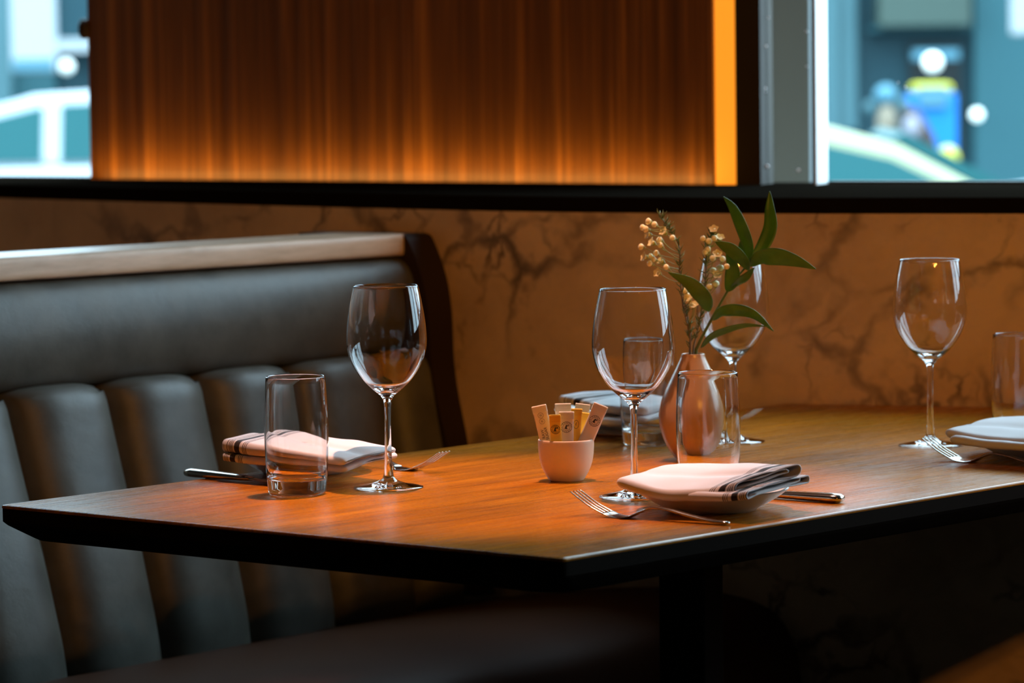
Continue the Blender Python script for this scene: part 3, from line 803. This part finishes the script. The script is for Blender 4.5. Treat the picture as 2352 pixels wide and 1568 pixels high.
def packet(w, h, m, kind, label, crimp=0.009):
    """origin at foot, front faces -y"""
    root = empty('sugar_packet')
    v = []; f = []; nx, nz = 10, 16
    for side in (1, -1):
        for j in range(nz + 1):
            z = h * j / nz
            for i in range(nx + 1):
                x = -w / 2 + w * i / nx
                ex = 1 - abs(2 * i / nx - 1) ** 3; ez = max(0.0, min(1, (h - crimp - z) / 0.008)) * min(1, z / 0.006 + 0.1)
                fl = 0.0003 + 0.0014 * ex * math.sqrt(ez)
                v.append((x, -side * fl, z))
    st = (nx + 1) * (nz + 1)
    for sN in (0, 1):
        for j in range(nz):
            for i in range(nx):
                a = sN * st + j * (nx + 1) + i; q = (a, a + 1, a + nx + 2, a + nx + 1); f.append(q if sN == 0 else q[::-1])
    per = [i for i in range(nx + 1)] + [j * (nx + 1) + nx for j in range(1, nz + 1)] + [nz * (nx + 1) + i for i in range(nx - 1, -1, -1)] + [j * (nx + 1) for j in range(nz - 1, 0, -1)]
    for a, b in zip(per, per[1:] + per[:1]): f.append((a, b, b + st, a + st))
    mesh('paper_sleeve', v, f, m, root)
    cr = MB()
    for k in range(7):
        zz = h - crimp + 0.0005 + k * crimp / 7.2
        cr.box((0, 0, zz), (w + 0.0006, 0.0018, crimp / 18))
    cr.build('crimped_end', m, root)
    y = -0.0021
    mb = MB()
    if kind == 'big':
        c = h * 0.755; r = min(w * 0.43, 0.0064)
        ring(mb, 0, c, r, r, 0.0004, y); ring(mb, 0, c, r * 0.66, r * 0.66, 0.0003, y)
        for k in range(16):
            if k % 8 == 7: continue
            a = math.pi * (0.02 + k / 8); p = (r * 0.83 * math.cos(a), c + r * 0.83 * math.sin(a))
            mb.box((p[0], y, p[1]), (0.00045, 0.0001, 0.0012), Matrix.Rotation(math.pi / 2 - a, 3, 'Y'))
        blob(mb, [(-0.0022, c - 0.002), (0.0012, c - 0.0024), (0.0004, c - 0.0002), (0.0012, c + 0.0022), (-0.0003, c + 0.0028), (-0.0012, c + 0.0008)], y)
        blob(mb, [(0.0012, c + 0.0006), (0.0026, c + 0.001), (0.0024, c + 0.0028), (0.0014, c + 0.0025)], y)
    elif kind == 'oval':
        c = h * 0.76; ring(mb, 0, c, 0.0030, 0.0050, 0.0004, y)
        blob(mb, [(-0.0008, c - 0.002), (0.0005, c - 0.0004), (-0.0004, c + 0.0004), (0.0009, c + 0.0022), (0.0003, c + 0.0024), (-0.0010, c + 0.0002), (-0.0002, c - 0.0004)], y)
    elif kind == 'small':
        for c in (h * 0.85, h * 0.755):
            ring(mb, 0, c, 0.0032, 0.0032, 0.0003, y, 24)
            for s_ in (-0.0009, 0.0, 0.0009): mb.box((s_, y, c), (0.0003, 0.0001, 0.0026))
    if mb.v: mb.build('printed_emblem', M['ink'], root)
    if kind in ('small',):
        for txt, dx in (('RAW', -0.0022), ('SUGAR', 0.0018)):
            cu = bpy.data.curves.new('lettering', 'FONT'); cu.body = txt; cu.size = 0.0046; cu.align_x = 'CENTER'; cu.align_y = 'CENTER'
            tmp = bpy.data.objects.new('lettering', cu); SC.collection.objects.link(tmp); bpy.context.view_layer.update()
            tm = bpy.data.meshes.new_from_object(tmp.evaluated_get(bpy.context.evaluated_depsgraph_get())); bpy.data.objects.remove(tmp)
            tm.materials.clear(); tm.materials.append(M['ink'])
            to = bpy.data.objects.new('lettering', tm); link(to, root)
            to.location = (dx, y, h * 0.56)
            to.rotation_euler = Matrix(((0, -1, 0), (0, 0, -1), (1, 0, 0))).to_euler()
    tag(root, label, 'sugar packet', 'sugar packets in the cup')
    return root
def aim_packet(o, base, topp, fwd_bias=0.0, yaw=0.0):
    z = (topp - base).normalized(); y = Vector((math.sin(yaw), math.cos(yaw), 0)); x = y.cross(z).normalized(); y = z.cross(x)
    o.matrix_world = Matrix.Translation(base) @ Matrix((x, y, z)).transposed().to_4x4()
D0 = cp.y
pk = [  # top px centre, base px centre, depth offset top/base, width, material, print, label, yaw
    ((1237, 931), (1272, 1075), -0.012, -0.002, 0.0162, 'pwhite', 'small', 'white sugar packet leaning left with two small round emblems', 0.15),
    ((1274, 952), (1283, 1085), -0.024, -0.008, 0.0125, 'pyellow', 'big', 'short yellow packet with round emblem beside the left-leaning one', 0.1),
    ((1293, 926), (1297, 1080), 0.004, 0.004, 0.0180, 'pwhite', '', 'tall cream packet standing upright behind the middle of the cup', 0.0),
    ((1301, 945), (1300, 1085), -0.018, -0.004, 0.0165, 'pwhite', 'big', 'cream packet with round emblem at the front middle of the cup', -0.05),
    ((1325, 938), (1318, 1085), -0.012, 0.0, 0.0120, 'pyellow', 'oval', 'yellow packet with oval emblem right of the middle packets', 0.0),
    ((1339, 927), (1320, 1080), 0.012, 0.008, 0.0165, 'pwhite', '', 'cream packet at the back right, tilted slightly right', 0.0),
    ((1343, 947), (1325, 1085), 0.002, 0.004, 0.0110, 'pyellow', '', 'deep yellow packet half hidden behind the right-leaning packet', 0.0),
    ((1381, 929), (1318, 1078), -0.012, -0.004, 0.0165, 'pwhite', 'big', 'cream packet leaning far right with round emblem', -0.1)]
for (tx, ty), (bx, by), dt, db, w, m, kd, lab, yaw in pk:
    T_ = at_y(tx, ty, D0 + dt); B_ = at_y(bx, by, D0 + db)
    o = packet(w, (T_ - B_).length, M[m], kd, lab); aim_packet(o, B_, T_, 0, yaw)

# ------------------------------------------------------------------ vase and greenery
vp = at_z(1594, 1056, TZ)
vprof = [(0, 0.001), (0.016, 0.0), (0.021, 0.002), (0.029, 0.012), (0.0365, 0.028), (0.0405, 0.045), (0.0400, 0.060), (0.0350, 0.078), (0.0270, 0.095), (0.0195, 0.110), (0.0148, 0.120), (0.0136, 0.1245), (0.0128, 0.1250), (0.0120, 0.1240), (0.013, 0.118), (0.018, 0.105), (0.026, 0.09), (0.0335, 0.075), (0.037, 0.055), (0.034, 0.03), (0.025, 0.012), (0, 0.006)]
v, f = lathe([(max(0, p.x), p.z) for p in catmull([Vector((r, 0, z)) for r, z in vprof], 3)], 72)
vase = mesh('bud_vase', v, f, M['vase']); put(vase, vp); tag(vase, 'teardrop ceramic bud vase holding a leafy branch and flowers', 'vase')
VD = vp.y
def zp(zx, zy, dd=0.0):   # coordinates read in the enlarged crop of the flowers
    return at_y(1180 + zx / 3.267, 420 + zy / 3.267, VD + dd)
def tube(name, pts, r0, r1, m, parent):
    P = catmull(pts, 6); n = len(P)
    v, f = sweep(P, [r0 + (r1 - r0) * i / (n - 1) for i in range(n)], up=Vector((0, 1, 0.01)), n=8)
    return mesh(name, v, f, m, parent)
def leaf(pts, wpx, twist, parent, fold=0.18):
    """pts base..tip; width in crop pixels"""
    P = catmull(pts, 7); n = len(P); wm = wpx / 3.267 * VD / FPX
    v = []; f = []; nw = 6
    for i, p in enumerate(P):
        s = i / (n - 1); t = (P[min(i + 1, n - 1)] - P[max(i - 1, 0)]).normalized()
        side0 = t.cross(Vector((0, -1, 0))).normalized(); nn = side0.cross(t).normalized()
        tw = twist[0] * (1 - s) + twist[1] * s
        side = side0 * math.cos(tw) + nn * math.sin(tw); nr = side.cross(t).normalized()
        w = wm * 0.5 * (math.sin(math.pi * s ** 0.8) ** 0.85 if 0 < s < 1 else 0.02) + 0.0003
        for k in range(nw + 1):
            q = 2 * k / nw - 1
            v.append(p + side * (w * q) + nr * (fold * w * abs(q)))
    for i in range(n - 1):
        for k in range(nw):
            a = i * (nw + 1) + k; f.append((a, a + 1, a + nw + 2, a + nw + 1))
    o = mesh('leaf', v, f, M['leaf'], parent)
    sd = o.modifiers.new('thick', 'SOLIDIFY'); sd.thickness = 0.0005
    return o
br = empty('leafy_branch', (0, 0, 0)); tag(br, 'dark green leafy branch with pointed leaves rising right from the vase', 'branch')
vm = Vector((vp.x + 0.001, vp.y, TZ + 0.03))
tube('stem', [vm, Vector((vp.x + 0.003, vp.y, TZ + 0.118)), zp(1385, 1215, -.002), zp(1480, 1030, -.01), zp(1600, 820, -.018), zp(1690, 690, -.024), zp(1762, 612, -.028)], 0.0022, 0.0011, M['stem'], br)
LV = [
    ([zp(1765, 585, -.026), zp(1760, 470, -.03), zp(1700, 300, -.03), zp(1640, 180, -.022), zp(1575, 104, -.01)], 95, (0.35, 0.5)),
    ([zp(1775, 575, -.026), zp(1860, 490, -.02), zp(1925, 340, -.01), zp(1922, 190, 0), zp(1920, 62, .005)], 105, (0.3, 0.2)),
    ([zp(1775, 625, -.028), zp(1850, 560, -.045), zp(1980, 545, -.06), zp(2120, 580, -.07), zp(2268, 645, -.075)], 150, (-0.5, -0.55)),
    ([zp(1762, 655, -.028), zp(1720, 580, -.045), zp(1640, 500, -.06), zp(1570, 465, -.065), zp(1512, 442, -.065)], 105, (0.55, 0.4)),
    ([zp(1762, 600, -.026), zp(1752, 540, 0), zp(1725, 470, .01), zp(1715, 415, .02)], 100, (0.6, 0.3)),
    ([zp(1600, 815, -.018), zp(1640, 720, -.03), zp(1640, 620, -.035), zp(1595, 520, -.03)], 115, (0.2, 0.5)),
    ([zp(1640, 785, -.02), zp(1690, 735, -.04), zp(1750, 690, -.05), zp(1805, 635, -.05)], 80, (-0.7, -0.5)),
    ([zp(1462, 965, -.008), zp(1420, 850, -.04), zp(1320, 745, -.055), zp(1160, 670, -.06)], 135, (0.4, 0.6)),
    ([zp(1495, 1030, -.01), zp(1560, 965, -.03), zp(1680, 950, -.05), zp(1810, 990, -.06), zp(1950, 1112, -.06)], 95, (-0.5, -0.2)),
    ([zp(1405, 1235, -.002), zp(1480, 1150, -.02), zp(1600, 1095, -.04), zp(1750, 1062, -.06), zp(1905, 1075, -.07)], 75, (-0.6, -1.0)),
]
for P_, w_px, tw in LV: leaf(P_, w_px, tw, br)
def flower(p, d, parent, opened, r=0.0030, rng=None):
    d = d.normalized(); x = d.orthogonal().normalized(); y = d.cross(x)
    R_ = Matrix((x, y, d)).transposed()
    mb = MB()
    if opened:
        v, f = lathe([(0, -0.003), (0.0009, -0.0025), (0.0016, -0.0008), (0.0019, 0.0002), (0.001, 0.0006), (0, 0.0004)], 12); mb.add(v, f)
        for k in range(5):
            a = 2 * math.pi * k / 5; ca, sa = math.cos(a), math.sin(a); vv = []; ff = []
            for i in range(5):
                s = i / 4; rr = 0.0013 + 0.0034 * s; w = 0.0021 * math.sin(math.pi * (0.15 + 0.8 * s)); zz = 0.0004 + 0.0022 * s - 0.0010 * s * s
                for q in (-1, 0, 1): vv.append((ca * rr - sa * w * q, sa * rr + ca * w * q, zz + 0.0006 * abs(q)))
            for i in range(4):
                for q in range(2): b_ = i * 3 + q; ff.append((b_, b_ + 1, b_ + 4, b_ + 3))
            mb.add(vv, ff)
    else:
        v, f = lathe([(0, -0.0034), (r * 0.35, -0.003), (r * 0.75, -0.001), (r * 1.0, 0.0010), (r * 0.92, 0.0026), (r * 0.5, 0.0038), (0, 0.0042)], 14); mb.add(v, f)
    mb.v = [R_ @ (q * 1.3) + p for q in mb.v] if opened else [R_ @ q + p for q in mb.v]
    fl = mb.build('blossom' if opened else 'bud', M['petal'], parent, True)
    v, f = lathe([(0.0006, -0.0058), (0.0011, -0.0048), (r * 0.62, -0.0028), (r * 0.80, -0.0011), (r * 0.72, -0.0009), (0, -0.002)], 12)
    mesh('calyx', [R_ @ q + p for q in v], f, M['calyx'], fl)
def sprig(label, stem_pts, heads, seed, needles=26, r=0.0009):
    rng = random.Random(seed)
    root = empty('flower_sprig'); tag(root, label, 'flower sprig', 'white flower sprigs in the vase')
    P = catmull(stem_pts, 8); 
    tube('stem', stem_pts, r * 1.3, r * 0.6, M['twig'], root)
    tw = MB()
    for (x, y, op, dd) in heads:
        p = zp(x, y, dd)
        # joins the stem lower down
        c = min(P, key=lambda q: (q - (p + Vector((0.006, 0, -0.016)))).length)
        mid = (c * 0.45 + p * 0.55) + Vector((0.002, 0, -0.003))
        d = (p - mid).normalized(); d = (d + Vector((-0.35 + rng.uniform(-.3, .3), -0.45, 0.1))).normalized()
        e_ = p - d * 0.0052
        v, f = sweep(catmull([c, mid, e_], 5), [0.00045] * 11, up=Vector((0, 1, 0.01)), n=6); tw.add(v, f)
        flower(p, d, root, op, rng.uniform(0.0035, 0.0042))
    tw.build('twigs', M['calyx'], root, True)
    nd = MB()
    for k in range(needles * 3):
        p = P[rng.randrange(int(len(P) * 0.25), len(P))]
        d = Vector((rng.uniform(-1, 1), rng.uniform(-1, 1), rng.uniform(0.3, 1.3))).normalized(); l_ = rng.uniform(0.005, 0.012)
        v, f = sweep([p, p + d * l_ * 0.6, p + d * l_ + Vector((0, 0, 0.001))], [0.0007, 0.0006, 0.0001], up=Vector((0, 1, 0.01)), n=5); nd.add(v, f)
    nd.build('needles', M['stem'], root, True)
    return root
vb = Vector((vp.x - 0.003, vp.y + 0.003, TZ + 0.03))
sprig('tall sprig of white buds leaning left from the vase',
      [vb, Vector((vp.x - 0.003, vp.y + 0.004, TZ + 0.12)), zp(1320, 1130), zp(1270, 920, -.004), zp(1245, 650, -.008), zp(1240, 470, -.01), zp(1150, 330, -.012), zp(1095, 235, -.012)],
      [(1015, 290, 0, -.02), (1060, 314, 0, -.024), (972, 335, 0, -.016), (996, 348, 0, -.022), (1010, 385, 1, -.02), (1130, 368, 1, -.015), (1194, 415, 0, -.022), (1040, 448, 1, -.012), (1098, 430, 0, -.014), (1104, 470, 0, -.02), (960, 481, 0, -.02), (1072, 530, 0, -.018), (985, 556, 1, -.018), (1030, 553, 0, -.012), (1052, 576, 0, -.016), (1026, 606, 0, -.02), (1108, 586, 1, -.01), (1148, 634, 0, -.024), (1085, 675, 1, -.022)], 1, 40)
sprig('sprig of white blossoms standing upright in the middle of the vase',
      [vb + Vector((0.004, 0.001, 0)), Vector((vp.x + 0.000, vp.y + 0.005, TZ + 0.12)), zp(1375, 1130, .01), zp(1410, 950, .01), zp(1440, 700, .008), zp(1445, 560, .006), zp(1470, 430, .004), zp(1500, 380, .002)],
      [(1503, 352, 1, -.006), (1424, 422, 0, 0), (1466, 440, 0, 0), (1505, 418, 0, -.008), (1546, 414, 1, 0), (1605, 480, 0, -.004), (1458, 502, 0, 0), (1527, 538, 1, -.01), (1492, 570, 0, -.012), (1566, 575, 0, -.004), (1600, 628, 0, -.045), (1552, 640, 0, -.006), (1530, 690, 1, -.012), (1496, 662, 0, 0), (1440, 522, 0, 0), (1470, 782, 0, 0), (1516, 762, 0, 0)], 2, 46)
sprig('short sprig of small buds low in the vase behind the leaves',
      [vb + Vector((-0.002, 0.003, 0)), Vector((vp.x - 0.004, vp.y + 0.005, TZ + 0.12)), zp(1330, 1150, .012), zp(1300, 980, .012), zp(1280, 860, .01), zp(1290, 780, .01)],
      [(1284, 812, 0, .004), (1312, 872, 1, .002), (1352, 920, 1, 0), (1302, 885, 0, .004), (1335, 925, 0, .002), (1300, 850, 0, .006)], 3, 18)

# ------------------------------------------------------------------ the street outside
SZ = -0.45
def om(name, c, r=0.6): return mat(name, tuple(q * 0.38 for q in c), r, 0, 0.3)
O_ = dict(teal=om('facade_teal', (0.008, 0.085, 0.115)), pale=om('column_pale', (0.12, 0.29, 0.33)), dark=om('doorway_dark', (0.010, 0.022, 0.024)), mid=om('wall_mid', (0.04, 0.19, 0.225)),
          white=om('sign_white', (0.8, 0.85, 0.88)), blue=om('kiosk_blue', (0.005, 0.40, 1.3)), lblue=om('light_blue', (0.15, 0.42, 0.55)), yellow=om('kiosk_yellow', (1.2, 1.1, 0.06)), aw=om('awning_green', (0.10, 0.16, 0.13)),
          road=om('asphalt', (0.10, 0.12, 0.125)), pave=om('pavement', (0.20, 0.24, 0.24)), car=mat('car_white', (0.34, 0.37, 0.39), 0.5, 0, 0.2), carg=mat('car_green', (0.26, 0.27, 0.16), 0.5, 0, 0.2),
          cglass=mat('car_glass', (0.012, 0.07, 0.075), 0.5, 0, 0.1), tyre=om('tyre', (0.01, 0.01, 0.012)), brown=om('brown_sack', (0.10, 0.06, 0.05)), cream=om('cream_post', (0.55, 0.45, 0.32)))
tag(MB().box((0, 22, SZ - 0.05), (60, 30, 0.1)).build('road', O_['road']), kind='structure')
tag(MB().box((0, 35, SZ + 0.05), (60, 9, 0.12)).build('pavement', O_['pave']), kind='structure')
FD = 36.0
def fb(name, x0, x1, y0, y1, D, dep, m, parent=None, bevel=0):
    a = at_y(x0, y1, D); b = at_y(x1, y0, D)
    o = MB().box(((a.x + b.x) / 2, D + dep / 2, (a.z + b.z) / 2), (abs(b.x - a.x), dep, abs(b.z - a.z))).build(name, m, None, bevel=bevel)
    if parent: reparent(o, parent)
    return o
bld = empty('shop_building', (2, FD, SZ)); tag(bld, 'blurred teal shop building across the street seen through the windows', 'building')
b0 = MB().box((0, FD + 2.5, SZ + 2.4), (40, 5, 4.8)).build('facade', O_['teal']); reparent(b0, bld)
def zr(zx, zy): return 1600 + zx / 3.016, zy / 3.016
def zl(zx, zy): return zx / 3.266, zy / 3.266
def fz(name, x0, y0, x1, y1, D, dep, m, parent=None, L=False, bevel=0):
    g = zl if L else zr
    a = g(x0, y0); b = g(x1, y1); return fb(name, a[0], b[0], a[1], b[1], D, dep, m, parent, bevel)
fz('pillar', 900, -260, 965, 1600, FD - 0.30, 0.3, O_['pale'], bld)
fz('pillar', 965, -260, 1105, 900, FD - 0.20, 0.25, O_['pale'], bld)
fz('awning', 1270, -260, 1900, 180, FD - 0.5, 0.5, O_['aw'], bld)
fz('fascia', 1200, 180, 1900, 215, FD - 0.3, 0.3, O_['mid'], bld)
fz('doorway', 1480, 300, 1830, 1500, FD - 0.06, 0.06, O_['dark'], bld)
fz('wall_panel', 1930, -260, 2900, 1500, FD - 0.15, 0.15, O_['mid'], bld)
fz('pillar', -600, -260, 60, 1500, FD - 0.3, 0.3, O_['pale'], bld, True)
fz('shopfront', 60, -100, 400, 1500, FD - 0.1, 0.1, O_['mid'], bld, True)
fz('canopy_beam', 400, 285, 900, 390, FD - 0.4, 0.4, O_['white'], bld, True)
tag(fz('hanging_sign', 2180, -300, 2420, 245, FD - 1.6, 0.12, O_['white'], bevel=0.03), 'blurred white sign at the top right corner of the right window', 'sign')
sg = fz('poster_board', 85, -200, 410, 545, FD - 1.6, 0.12, O_['white'], None, True, 0.03); tag(sg, 'large white poster board seen through the left window', 'sign')
fz('blue_print', 95, 440, 400, 530, FD - 1.63, 0.03, O_['lblue'], sg, True)
def globe(name, zx, zy, r, L, lab):
    g = zl if L else zr
    p = at_y(*g(zx, zy), FD - 1.0); rr = r / 3.1 * (FD - 1.0) / FPX
    v, f = lathe([(rr * math.sin(math.pi * i / 10), -rr * math.cos(math.pi * i / 10)) for i in range(11)], 20)
    mw = mat('globe_lit_' + str(int(zx)), (0.9, 0.9, 0.85), 0.5); b = mw.node_tree.nodes['Principled BSDF']
    b.inputs['Emission Color'].default_value = (0.85, 1, 0.95, 1); b.inputs['Emission Strength'].default_value = 0.7 if L else 1.3
    o = mesh(name, [q for q in v], f, mw); o.location = p; tag(o, lab, 'lamp')
    y1 = FD - (0.802 if not L and zx < 1800 else (0.402 if L else 0.152))
    MB().box((0, (y1 - p.y) / 2 + rr * 0.45, rr * 0.2), (0.03, (y1 - p.y) - rr * 0.9, 0.03)).build('bracket_arm', O_['dark'], o); return p, rr
p, rr = globe('globe_lamp', 1635, 432, 64, False, 'bright round lamp under a white bracket in the right window view')
fz('lamp_bracket', 1500, 340, 1820, 415, FD - 0.8, 0.1, O_['lblue'], bld)
globe('globe_lamp', 500, 500, 48, True, 'pale round lamp below the white beam in the left window view')
globe('globe_lamp', 1942, 795, 42, False, 'small white oval lamp on the wall right of the blue kiosk')
ks = empty('street_kiosk', (at_y(*zr(1650, 900), FD - 3).x, FD - 3, SZ + 0.1)); tag(ks, 'blurred bright blue kiosk with yellow top in the street', 'kiosk')
fz('body', 1490, 640, 1805, 1900, FD - 3.0, 0.5, O_['blue'], ks, bevel=0.03)
fz('cap', 1510, 575, 1780, 650, FD - 3.0, 0.5, O_['yellow'], ks, bevel=0.06)
fz('notice', 1540, 600, 1735, 740, FD - 3.06, 0.06, O_['lblue'], ks)
def lump(name, zx, zy, rx, rz, D, m, tilt=0, parent=None, lab=None, cat=None, stand=False):
    p = at_y(*zr(zx, zy), D); k = D / FPX / 3.016
    v, f = lathe([(rx * k * math.sin(math.pi * i / 12), -rz * k * math.cos(math.pi * i / 12)) for i in range(13)], 20)
    R_ = Matrix.Rotation(tilt, 3, 'Y')
    o = mesh(name, [R_ @ q + p for q in v], f, m)
    if lab or stand:
        zb = min(q.co.z for q in o.data.vertices) + 0.03
        st_ = MB().box((p.x + (math.tan(tilt) * (p.z - zb) if tilt else 0) * -1, p.y, (zb + SZ + 0.11) / 2), (0.22, 0.22, zb - SZ - 0.11)).build('stand', O_['dark'])
        if parent: reparent(st_, parent)
        else: st_.parent = o
    if parent: reparent(o, parent)
    if lab: tag(o, lab, cat)
    return o
lump('ball', 1740, 1105, 78, 95, FD - 3.4, O_['yellow'], 0, None, 'blurred yellow round ball before the foot of the blue kiosk', 'ball')
lump('sack', 1550, 940, 85, 230, FD - 4.2, O_['brown'], -0.45, None, 'brown slanting sack leaning beside the blue kiosk', 'sack')
lump('bag', 1490, 890, 62, 90, FD - 4.5, om('bag_white', (0.55, 0.52, 0.6)), 0, None, 'white bag in front of the brown sack', 'bag')
po = empty('street_post', (at_y(*zr(1315, 900), FD - 4).x, FD - 4, SZ + .1)); tag(po, 'slender cream post with light blue head in the street', 'post')
lump('head', 1310, 660, 80, 75, FD - 4, O_['lblue'], 0, po); lump('shaft', 1318, 860, 72, 150, FD - 4, O_['cream'], 0, po, stand=True)
lump('head', 1200, 745, 40, 50, FD - 4, O_['pale'], 0, po); lump('head', 1425, 730, 45, 55, FD - 4, O_['pale'], 0, po)

def car(x0, D, flip, paint, lab, s=1.0):
    """length along x; x0 is the roof's windshield end; flip=1 hood towards -x, -1 hood towards +x"""
    root = empty('parked_car', (x0, D, SZ)); tag(root, lab, 'car', 'cars parked in the street')
    def X(u): return u * flip * s
    lower = [(-1.75, 0.25), (-1.80, 0.55), (-1.70, 0.78), (-1.2, 0.90), (-0.75, 0.955), (2.5, 0.98), (2.65, 0.90), (2.7, 0.5), (2.65, 0.25)]
    house = [(-0.75, 0.95), (-0.45, 1.12), (-0.05, 1.34), (0.35, 1.45), (1.1, 1.485), (1.7, 1.44), (2.1, 1.30), (2.5, 0.97)]
    def loft(poly, ws, z_of=None):
        n = len(poly); v = []; f = []
        for yy, sc_, k in ws:
            for x, z in poly: v.append((X(x), yy, z * s))
        m_ = len(ws)
        for i in range(m_ - 1):
            for k in range(n):
                j = (k + 1) % n; f.append((i * n + k, i * n + j, (i + 1) * n + j, (i + 1) * n + k))
        f.append(tuple(range(n))[::-1]); f.append(tuple(range((m_ - 1) * n, m_ * n))); return v, f
    v, f = loft(lower, [(0.0, 1, 0), (1.75 * s, 1, 0)]); o = mesh('body', v, f, paint, root, False); bm_ = o.modifiers.new('b', 'BEVEL'); bm_.width = 0.09; bm_.segments = 3
    v = []; n = len(house)
    for yy, ins in ((0.04, 0), (1.71, 0)):
        for x, z in house:
            t = (z - 0.95) / 0.53; v.append((X(x), (yy + (0.16 * t if yy < 1 else -0.16 * t)) * s, z * s))
    f = [tuple(range(n))[::-1], tuple(range(n, 2 * n))] + [(k, (k + 1) % n, n + (k + 1) % n, n + k) for k in range(n)]
    o = mesh('roof', v, f, paint, root, False); bm_ = o.modifiers.new('b', 'BEVEL'); bm_.width = 0.05; bm_.segments = 3
    def side(poly, yo):
        vv = []
        for x, z in poly:
            t = (z - 0.95) / 0.53; vv.append((X(x), (0.04 + 0.16 * t - yo) * s, z * s))
        for x, z in poly:
            t = (z - 0.95) / 0.53; vv.append((X(x), (0.04 + 0.16 * t + 0.05) * s, z * s))
        n_ = len(poly); return vv, [tuple(range(n_)), tuple(range(n_, 2 * n_))[::-1]] + [(k, (k + 1) % n_, n_ + (k + 1) % n_, n_ + k) for k in range(n_)]
    for poly in ([(-0.58, 0.99), (0.0, 1.27), (0.42, 1.37), (0.42, 0.99)], [(0.55, 0.99), (0.55, 1.38), (1.1, 1.40), (1.3, 1.39), (1.3, 0.99)], [(1.42, 0.99), (1.42, 1.38), (1.75, 1.33), (2.1, 1.05), (2.1, 0.99)]):
        v, f = side(poly, 0.012); mesh('side_window', v, f, O_['cglass'], root, False)
    ws = [(-0.70, 0.99), (0.0, 1.345), (0.05, 1.375), (-0.65, 1.02)]
    v = [(X(-0.68), 0.16 * s, 1.00 * s), (X(-0.68), 1.6 * s, 1.00 * s), (X(-0.02), 1.52 * s, 1.37 * s), (X(-0.02), 0.24 * s, 1.37 * s), (X(-0.76), 0.16 * s, 1.04 * s), (X(-0.76), 1.6 * s, 1.04 * s), (X(-0.08), 1.52 * s, 1.40 * s), (X(-0.08), 0.24 * s, 1.40 * s)]
    mesh('windshield', v, [(0, 1, 2, 3), (7, 6, 5, 4), (0, 4, 5, 1), (1, 5, 6, 2), (2, 6, 7, 3), (3, 7, 4, 0)], O_['cglass'], root, False)
    for wx in (-1.1, 1.9):
        for wy in (0.02, 1.55):
            v, f = lathe([(0, 0), (0.30, 0), (0.32, 0.03), (0.32, 0.17), (0.30, 0.2), (0, 0.2)], 28)
            R_ = Matrix.Rotation(-math.pi / 2, 3, 'X')
            mesh('wheel', [R_ @ (q * s) + Vector((X(wx), wy * s, 0.32 * s)) for q in v], f, O_['tyre'], root)
    return root
car(-3.65, 26.5, 1, O_['car'], 'white parked car seen through the left window')
car(1.75, 17.5, -1, O_['carg'], 'pale green car low in the right window view', 0.93)
car(4.25, 24.0, 1, O_['car'], 'white car cut off at the bottom right corner of the right window', 0.86)
